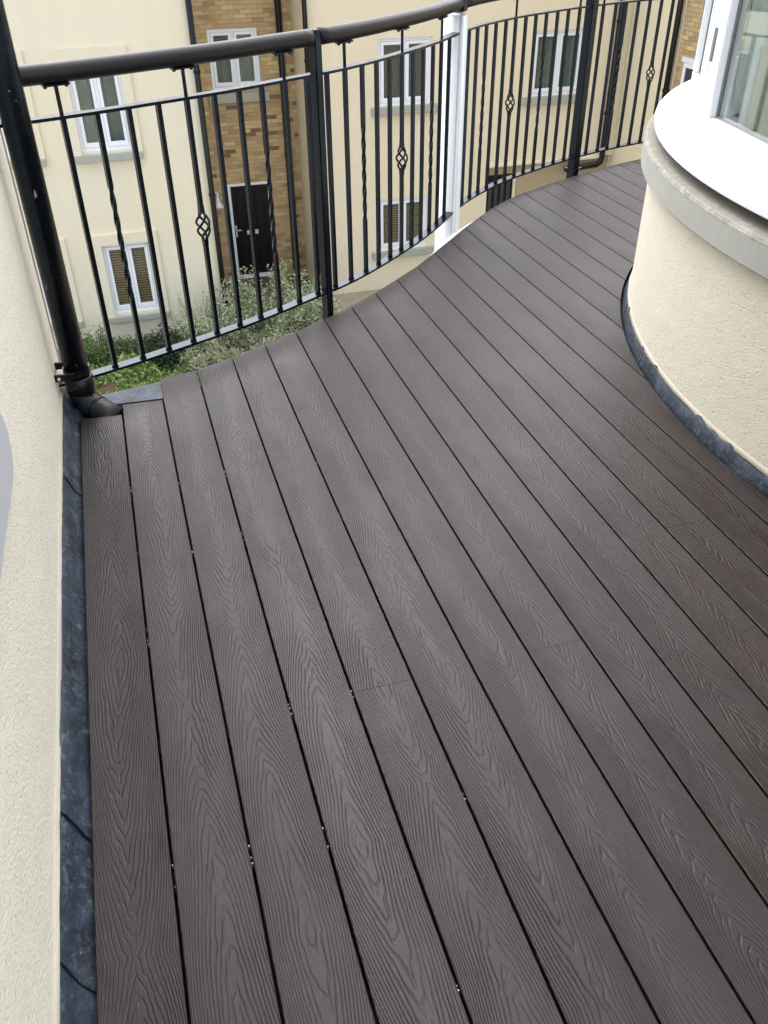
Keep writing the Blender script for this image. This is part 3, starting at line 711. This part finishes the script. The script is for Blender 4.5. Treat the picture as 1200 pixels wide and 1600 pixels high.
for z in (0.128, 1.35):
    bm = bmesh.new(); tube(bm, [(-0.265, 2.99, z), (-0.265, 2.99, z+0.026)], 0.0475, 24)
    for dy in (-0.052, 0.052): box(bm, -0.341, -0.270, 2.99+dy-0.006, 2.99+dy+0.006, z, z+0.026, 0.002)
    part('bracket', bm, m_pipe, dp)
    bm = bmesh.new(); tube(bm, [(-0.325, 2.926, z+0.013), (-0.325, 2.93, z+0.013)], 0.006, 8); part('screw', bm, m_silver, dp)

cap = bmesh.new()
vt = [cap.verts.new(q) for q in ((-0.335, 2.955, 0.006), (0.016, 2.944, 0.002), (0.0165, 3.100, -0.006), (-0.20, 3.052, -0.004), (-0.335, 3.03, 0.0))]
ft = cap.faces.new(vt); ex = bmesh.ops.extrude_face_region(cap, geom=[ft]); bmesh.ops.translate(cap, verts=[g for g in ex['geom'] if isinstance(g, bmesh.types.BMVert)], vec=(0, 0, -0.02))
tag(obj('lead_cap', cap, mat_lead('pale_lead', 1.7)), 'small blue grey lead sheet capping the deck corner beside downpipe elbow', 'lead sheet')

# ------------------------------------------------------------------ railing
rail = thing('balcony_railing', 'black metal balcony railing with basket and twisted bars on the curving edge', 'railing', (0.81, 3.6, 0))
PRE = [(-0.40, 3.005), (-0.24, 3.052)]
full = PRE + [tuple(q) for q in RAIL] + [(3.9, 5.70), (4.3, 5.78)]
sm = [full[0]] + [((a[0]+2*b[0]+c[0])/4, (a[1]+2*b[1]+c[1])/4) for a, b, c in zip(full, full[1:], full[2:])] + [full[-1]]
def seg(i0, i1): return sm[i0:i1+1]
def trim(pts, d0, d1):
    def cut(ps, d):
        ps = [Vector(q) for q in ps]
        while d > 0 and len(ps) > 2:
            L = (ps[1]-ps[0]).length
            if L > d: ps[0] = ps[0].lerp(ps[1], d/L); break
            d -= L; ps.pop(0)
        return ps
    ps = cut(pts, d0); ps = cut(ps[::-1], d1)[::-1]; return [tuple(q) for q in ps]
POST1, COLM, POST2 = (0.811, 3.597), (1.768, 4.548), (2.965, 5.405)
def insert(pt, idx): sm.insert(idx, pt)
i1 = next(i for i, q in enumerate(sm) if q[0] > POST1[0]); sm.insert(i1, POST1)
i2 = min(range(len(sm)), key=lambda i: abs(sm[i][0]-COLM[0])); sm[i2] = COLM
i3 = min(range(len(sm)), key=lambda i: abs(sm[i][0]-POST2[0])); sm[i3] = POST2
secs = [(0, i1, 0.0, 0.022), (i1, i2, 0.022, 0.055), (i2, i3, 0.055, 0.032), (i3, len(sm)-1, 0.032, 0.0)]
ZB, ZT, ZH = 0.085, 0.962, 1.083
for a, b, d0, d1 in secs:
    ps = trim(seg(a, b), d0, d1)
    bm = bmesh.new(); sweep(bm, ps, [(-0.022, ZB-0.010), (0.022, ZB-0.010), (0.022, ZB), (-0.022, ZB)]); part('bottom_rail', bm, m_black, rail)
    bm = bmesh.new(); sweep(bm, ps, [(-0.020, ZT-0.010), (0.020, ZT-0.010), (0.020, ZT), (-0.020, ZT)]); part('top_rail', bm, m_black, rail)
    hp = trim(seg(a, b), 0.002 if d0 else 0, 0.002 if d1 else 0) if False else trim(seg(a, b), 0.026 if d0 else 0, 0.026 if d1 else 0)
    bm = bmesh.new(); tube(bm, [(x, y, ZH) for x, y in hp], 0.0300, 20); part('handrail', bm, m_rail, rail, smooth=True)
# balusters: three kinds of mesh shared between the copies
S_ = 0.0079
def sq_ring(bm, z, ang, s): return [bm.verts.new((s*1.414*math.cos(ang+math.pi/4+k*math.pi/2), s*1.414*math.sin(ang+math.pi/4+k*math.pi/2), z)) for k in range(4)]
def bar_rings(bm, rings):
    for a, b in zip(rings, rings[1:]):
        for k in range(4): bm.faces.new((a[k], a[(k+1) % 4], b[(k+1) % 4], b[k]))
    bm.faces.new(rings[0][::-1]); bm.faces.new(rings[-1])
def mesh_of(bm, name, smooth=False):
    bmesh.ops.recalc_face_normals(bm, faces=bm.faces[:])
    me = bpy.data.meshes.new(name); bm.to_mesh(me); bm.free(); me.materials.append(m_black)
    if smooth:
        for p in me.polygons: p.use_smooth = True
    return me
L0, L1 = ZB-0.004, ZT-0.0095
bm = bmesh.new(); bar_rings(bm, [sq_ring(bm, L0, 0, S_), sq_ring(bm, L1, 0, S_)])
for dx, dy in ((0, 0),): tube(bm, [(0, 0, ZB-0.001), (0, 0, ZB+0.006)], 0.0135, 8)     # weld bead
me_plain = mesh_of(bm, 'plain_bar')
bm = bmesh.new(); zs = [L0, 0.32] + [0.32+0.40*i/48 for i in range(1, 49)] + [L1]
bar_rings(bm, [sq_ring(bm, z, (min(max(z-0.32, 0), 0.40)/0.40)*math.pi*3, S_*(0.90 if 0.32 < z < 0.72 else 1)) for z in zs]); tube(bm, [(0, 0, ZB-0.001), (0, 0, ZB+0.006)], 0.0135, 8)
me_twist = mesh_of(bm, 'twisted_bar')
bm = bmesh.new(); zc, hh = 0.517, 0.052
bar_rings(bm, [sq_ring(bm, L0, 0, S_), sq_ring(bm, zc-hh-0.03, 0, S_), sq_ring(bm, zc-hh+0.004, 0, S_*1.25)])
bar_rings(bm, [sq_ring(bm, zc+hh-0.004, 0, S_*1.25), sq_ring(bm, zc+hh+0.03, 0, S_), sq_ring(bm, L1, 0, S_)]); tube(bm, [(0, 0, ZB-0.001), (0, 0, ZB+0.006)], 0.0135, 8)
me_cage_bar = mesh_of(bm, 'basket_bar')
bm = bmesh.new()
for q in range(4):
    pts = []
    for i in range(15):
        t = i/14; a = q*math.pi/2 + t*math.pi*1.25; rad = 0.006+0.0195*math.sin(math.pi*t)**0.85
        pts.append((rad*math.cos(a), rad*math.sin(a), zc-hh+2*hh*t))
    tube(bm, pts, 0.0048, 6)
me_cage = mesh_of(bm, 'basket', True)
bm = bmesh.new(); tube(bm, [(0, 0, ZT-0.001), (0, 0, ZH-0.028)], 0.0066, 8)
me_stub = mesh_of(bm, 'stub')
bm = bmesh.new(); box(bm, -0.042, 0.042, -0.016, 0.016, ZH-0.0365, ZH-0.029, 0.002)
for sx in (-0.034, 0.034): tube(bm, [(sx, 0, ZH-0.0425), (sx, 0, ZH-0.034)], [0.005, 0.008], 8)
me_sad = mesh_of(bm, 'saddle')
kinds = ['P', 'C', 'T', 'P', 'P', 'B', 'P', 'P', 'T', 'C', 'P']
seq = ['P', 'C', 'T', 'P', 'P', 'B', 'P', 'P', 'T', 'C', 'P'] + kinds + ['P', 'P', 'T', 'P', 'P', 'B', 'P', 'P', 'T', 'P', 'P', 'C'] + ['C', 'P', 'T', 'P', 'P', 'B', 'P']
pos = [PRE[1]] + [tuple(q) for q in RAIL[:10]] + [tuple(q) for q in RAIL[10:21]] + [tuple(q) for q in RAIL[22:34]] + [tuple(q) for q in RAIL[35:41]] + [(3.69, 5.652)]
def near_smooth(p):
    j = min(range(1, len(sm)-1), key=lambda i: (sm[i][0]-p[0])**2+(sm[i][1]-p[1])**2)
    a, b = Vector(sm[j-1]), Vector(sm[j+1]); t = (b-a).normalized(); s = Vector(p)-Vector(sm[j])
    return Vector(sm[j]) + t*s.dot(t), math.atan2(t.y, t.x)
for p_, k_ in zip(pos, seq):
    q, ang = near_smooth(p_)
    me = {'P': me_plain, 'C': me_plain, 'T': me_twist, 'B': me_cage_bar}[k_]
    o = bpy.data.objects.new('baluster', me); C.objects.link(o); o.parent = rail; o.location = rel(rail, (q.x, q.y, 0)); o.rotation_euler = (0, 0, ang)
    if k_ == 'T': o['label'] = 'baluster with twisted middle'
    if k_ == 'B': o['label'] = 'baluster with an open basket knot'
    for mm, nm in ((me_cage, 'basket'),) if k_ == 'B' else ():
        c_ = bpy.data.objects.new(nm, mm); C.objects.link(c_); c_.parent = o
    if k_ in 'CB':
        for mm, nm in ((me_stub, 'stub_bar'), (me_sad, 'saddle_bracket')):
            c_ = bpy.data.objects.new(nm, mm); C.objects.link(c_); c_.parent = o
def post(pt, s, z0, ztop, ang, flange):
    bm = bmesh.new(); ca, sa = math.cos(ang), math.sin(ang)
    obox(bm, (pt[0], pt[1], (z0+ztop)/2), Vector((ca, sa, 0)), Vector((-sa, ca, 0)), Vector((0, 0, 1)), s, s, (ztop-z0)/2)
    bmesh.ops.bevel(bm, geom=bm.edges[:], offset=0.003, segments=2, affect='EDGES')
    po = part('post', bm, m_black, rail)
    if flange:
        bm = bmesh.new(); obox(bm, (pt[0], pt[1], 0.004), Vector((ca, sa, 0)), Vector((-sa, ca, 0)), Vector((0, 0, 1)), s*1.5, s*1.5, 0.006); part('base_plate', bm, m_black, po, rail)
post(POST1, 0.0190, -0.28, 1.108, 0.62, False)
post(POST2, 0.029, -0.28, 1.118, 0.47, True)
bm = bmesh.new(); ca, sa = math.cos(0.9), math.sin(0.9); obox(bm, (COLM[0], COLM[1], 1.083), Vector((ca, sa, 0)), Vector((-sa, ca, 0)), Vector((0, 0, 1)), 0.028, 0.030, 0.034); part('joint_block', bm, m_black, rail)

colm = thing('white_column', 'white painted square column between the railing panels', 'column', (1.76, 4.575, 0))
bm = bmesh.new(); ca, sa = math.cos(0.9), math.sin(0.9)
obox(bm, (1.752, 4.577, (1.045+GZ)/2), Vector((ca, sa, 0)), Vector((-sa, ca, 0)), Vector((0, 0, 1)), 0.058, 0.058, (1.045-GZ)/2)
bmesh.ops.bevel(bm, geom=bm.edges[:], offset=0.016, segments=4, affect='EDGES'); part('shaft', bm, m_col, colm, smooth=True)

# ------------------------------------------------------------------ bay window
bw = thing('bay_window', 'curved cream bay with white window above a cast stone sill', 'bay window', (2.0, 2.0, 0))
def ring(th0, th1, prof, n, name, mat, parent, root=None, smooth=True, cap=True, wob=None):
    bm = bmesh.new(); rows = []
    for i in range(n+1):
        th = th0+(th1-th0)*i/n
        rows.append([bm.verts.new((*bay(th, rr_ + (wob(th, j) if wob else 0)), z_ + (wob(th, j+50) if wob else 0))) for j, (rr_, z_) in enumerate(prof)])
    m = len(prof)
    for a, b in zip(rows, rows[1:]):
        for k in range(m if cap else m-1): bm.faces.new((a[k], a[(k+1) % m], b[(k+1) % m], b[k]))
    if cap: bm.faces.new(rows[0][::-1]); bm.faces.new(rows[-1])
    return part(name, bm, mat, parent, root, smooth)
A = R(92)
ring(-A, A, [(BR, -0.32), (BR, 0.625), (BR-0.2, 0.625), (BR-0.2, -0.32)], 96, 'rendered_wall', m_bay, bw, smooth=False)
def wob1(th, j):
    if j in (0, 1): return 0
    if j in (50, 51): return 0.006*math.sin(th*31)+0.004*math.sin(th*83+1)+0.003*math.sin(th*170)
    if j in (2, 3): return 0.0028*math.sin(th*60+j)+0.0018*math.sin(th*137+2*j)
    return 0
joints = [-1.6, -0.62, -0.12, 0.295, 0.60, 1.6]
for a, b in zip(joints, joints[1:]):
    ring(a+0.0008, b-0.0008, [(BR+0.001, 0.050), (BR+0.0075, 0.046), (BR+0.014, 0.012), (BR+0.030, -0.040)], 60, 'lead_flashing', m_lead, bw, cap=False, wob=wob1)
def wob2(th, j):
    if j in (52, 53): return -0.004*abs(math.sin(th*27))-0.006*max(0, math.sin(th*19+1))*abs(math.sin(th*71+2))
    return 0
ring(-A, A, [(BR+0.0005, 0.064), (BR+0.003, 0.061), (BR+0.0085, 0.051), (BR+0.001, 0.046)], 220, 'white_bead', m_bead, bw, cap=False, wob=wob2)
so_ = BR+0.044
jt = [R(-92), R(-47), R(-7), R(33), R(73), R(92)]
for a, b in zip(jt, jt[1:]):
    ring(a+0.0009, b-0.0009, [(so_-0.004, 0.617), (so_, 0.621), (so_, 0.706), (so_-0.004, 0.714), (so_-0.012, 0.7185), (BR-0.22, 0.728), (BR-0.22, 0.617)], 36, 'sill_stone', m_stone, bw, smooth=False)
ring(-A, A, [(BR-0.17, 0.727), (BR-0.17, 0.760), (BR-0.2, 0.760), (BR-0.2, 0.727)], 80, 'sill_gap_shade', m_membrane_shade, bw)  # black ring paints the shadow gap between stone and window board
ring(-A, A, [(BR+0.012, 0.7565), (BR+0.015, 0.760), (BR+0.015, 0.777), (BR+0.011, 0.781), (BR-0.35, 0.783), (BR-0.35, 0.7605)], 110, 'window_board', m_white, bw, smooth=False)
# faceted window
RW_ = 2.470; V0 = 21.8; ZT_ = 2.25; ZS = 0.7835
Z_ = Vector((0, 0, 1))
ths = [R(V0+22*k) for k in range(-4, 4)]
for th in ths:
    c = Vector((*bay(th, RW_-0.045), 0)); n = Vector((-math.cos(th), math.sin(th), 0)); t = Vector((math.sin(th), math.cos(th), 0))
    bm = bmesh.new(); obox(bm, c+Z_*(ZS+ZT_)/2, t, n, Z_, 0.036, 0.036, (ZT_-ZS)/2); bmesh.ops.bevel(bm, geom=bm.edges[:], offset=0.004, segments=2, affect='EDGES'); part('corner_post', bm, m_upvc, bw)
for t0, t1 in zip(ths, ths[1:]):
    p0, p1 = Vector((*bay(t0, RW_), 0)), Vector((*bay(t1, RW_), 0)); X = (p1-p0).normalized(); N = Vector((-X.y, X.x, 0))
    if N.dot(Vector((*bay((t0+t1)/2, 1), 0))-Vector((BX, BY, 0))) < 0: N = -N
    L = (p1-p0).length; mid = (p0+p1)/2 - N*0.035; hl = L/2-0.034
    def bx(bm, u0, u1, z0, z1, d0, d1): obox(bm, mid + X*(u0+u1)/2 + N*(d0+d1)/2 + Z_*(z0+z1)/2, X, N, Z_, (u1-u0)/2, (d1-d0)/2, (z1-z0)/2)
    bm = bmesh.new(); F = 0.035
    bx(bm, -hl, hl, ZS, ZS+0.045, -0.035, 0.030); bx(bm, -hl, hl, ZT_-0.05, ZT_, -0.035, 0.030)
    bx(bm, -hl, -hl+F, ZS+0.045, ZT_-0.05, -0.035, 0.030); bx(bm, hl-F, hl, ZS+0.045, ZT_-0.05, -0.035, 0.030)
    fr_ = part('window_frame', bm, m_upvc, bw)
    bm = bmesh.new(); S = 0.062; e = hl-F+0.012; z0, z1 = ZS+0.038, ZT_-0.045
    bx(bm, -e, e, z0, z0+S, -0.02, 0.036); bx(bm, -e, e, z1-S, z1, -0.02, 0.036); bx(bm, -e, -e+S, z0+S, z1-S, -0.02, 0.036); bx(bm, e-S, e, z0+S, z1-S, -0.02, 0.036)
    bmesh.ops.bevel(bm, geom=bm.edges[:], offset=0.0035, segments=2, affect='EDGES'); part('sash', bm, m_upvc, fr_, bw)
    bm = bmesh.new(); g = 0.006
    for a in ((-e+S, e-S, z0+S, z0+S+g), (-e+S, e-S, z1-S-g, z1-S), (-e+S, -e+S+g, z0+S+g, z1-S-g), (e-S-g, e-S, z0+S+g, z1-S-g)): bx(bm, *a, 0.0, 0.012)
    part('gasket', bm, m_hinge, fr_, bw)
    bm = bmesh.new(); bx(bm, -e+S+0.001, e-S-0.001, z0+S+0.001, z1-S-0.001, 0.002, 0.006); part('glass', bm, m_bglass, fr_, bw)
    for zz in (1.10, 1.95):
        bm = bmesh.new(); bx(bm, e-0.004, e+0.012, zz-0.05, zz+0.05, 0.030, 0.041); part('hinge', bm, m_hinge, fr_, bw)
# curtain with folds, inner sill and the room behind
bm = bmesh.new(); rows = []
for i in range(361):
    th = R(-80)+R(160)*i/360
    rad = 2.235+0.022*math.sin(th*58+0.8*math.sin(th*9))+0.008*math.sin(th*131)
    rows.append([bm.verts.new((*bay(th, rad), z)) for z in (0.80, 2.10)])
for a, b in zip(rows, rows[1:]): bm.faces.new((a[0], a[1], b[1], b[0]))
part('curtain', bm, m_curtain, bw, smooth=True)
ring(-A, A, [(2.30, 2.10), (2.30, 2.18), (2.10, 2.18), (2.10, 2.10)], 60, 'pelmet', m_room, bw)
ring(-A, A, [(BR-0.02, ZT_), (BR-0.02, 2.42), (0.02, 2.46), (0.02, ZT_)], 60, 'bay_roof', m_white, bw)
bm = bmesh.new(); box(bm, 4.40, 4.6, -2.2, 5.72, GZ, 3.1); part('house_wall', bm, m_house, bw)
bm = bmesh.new(); box(bm, 3.30, 3.31, 0.0, 4.0, 0.76, 2.24); part('room_back', bm, m_room, bw)
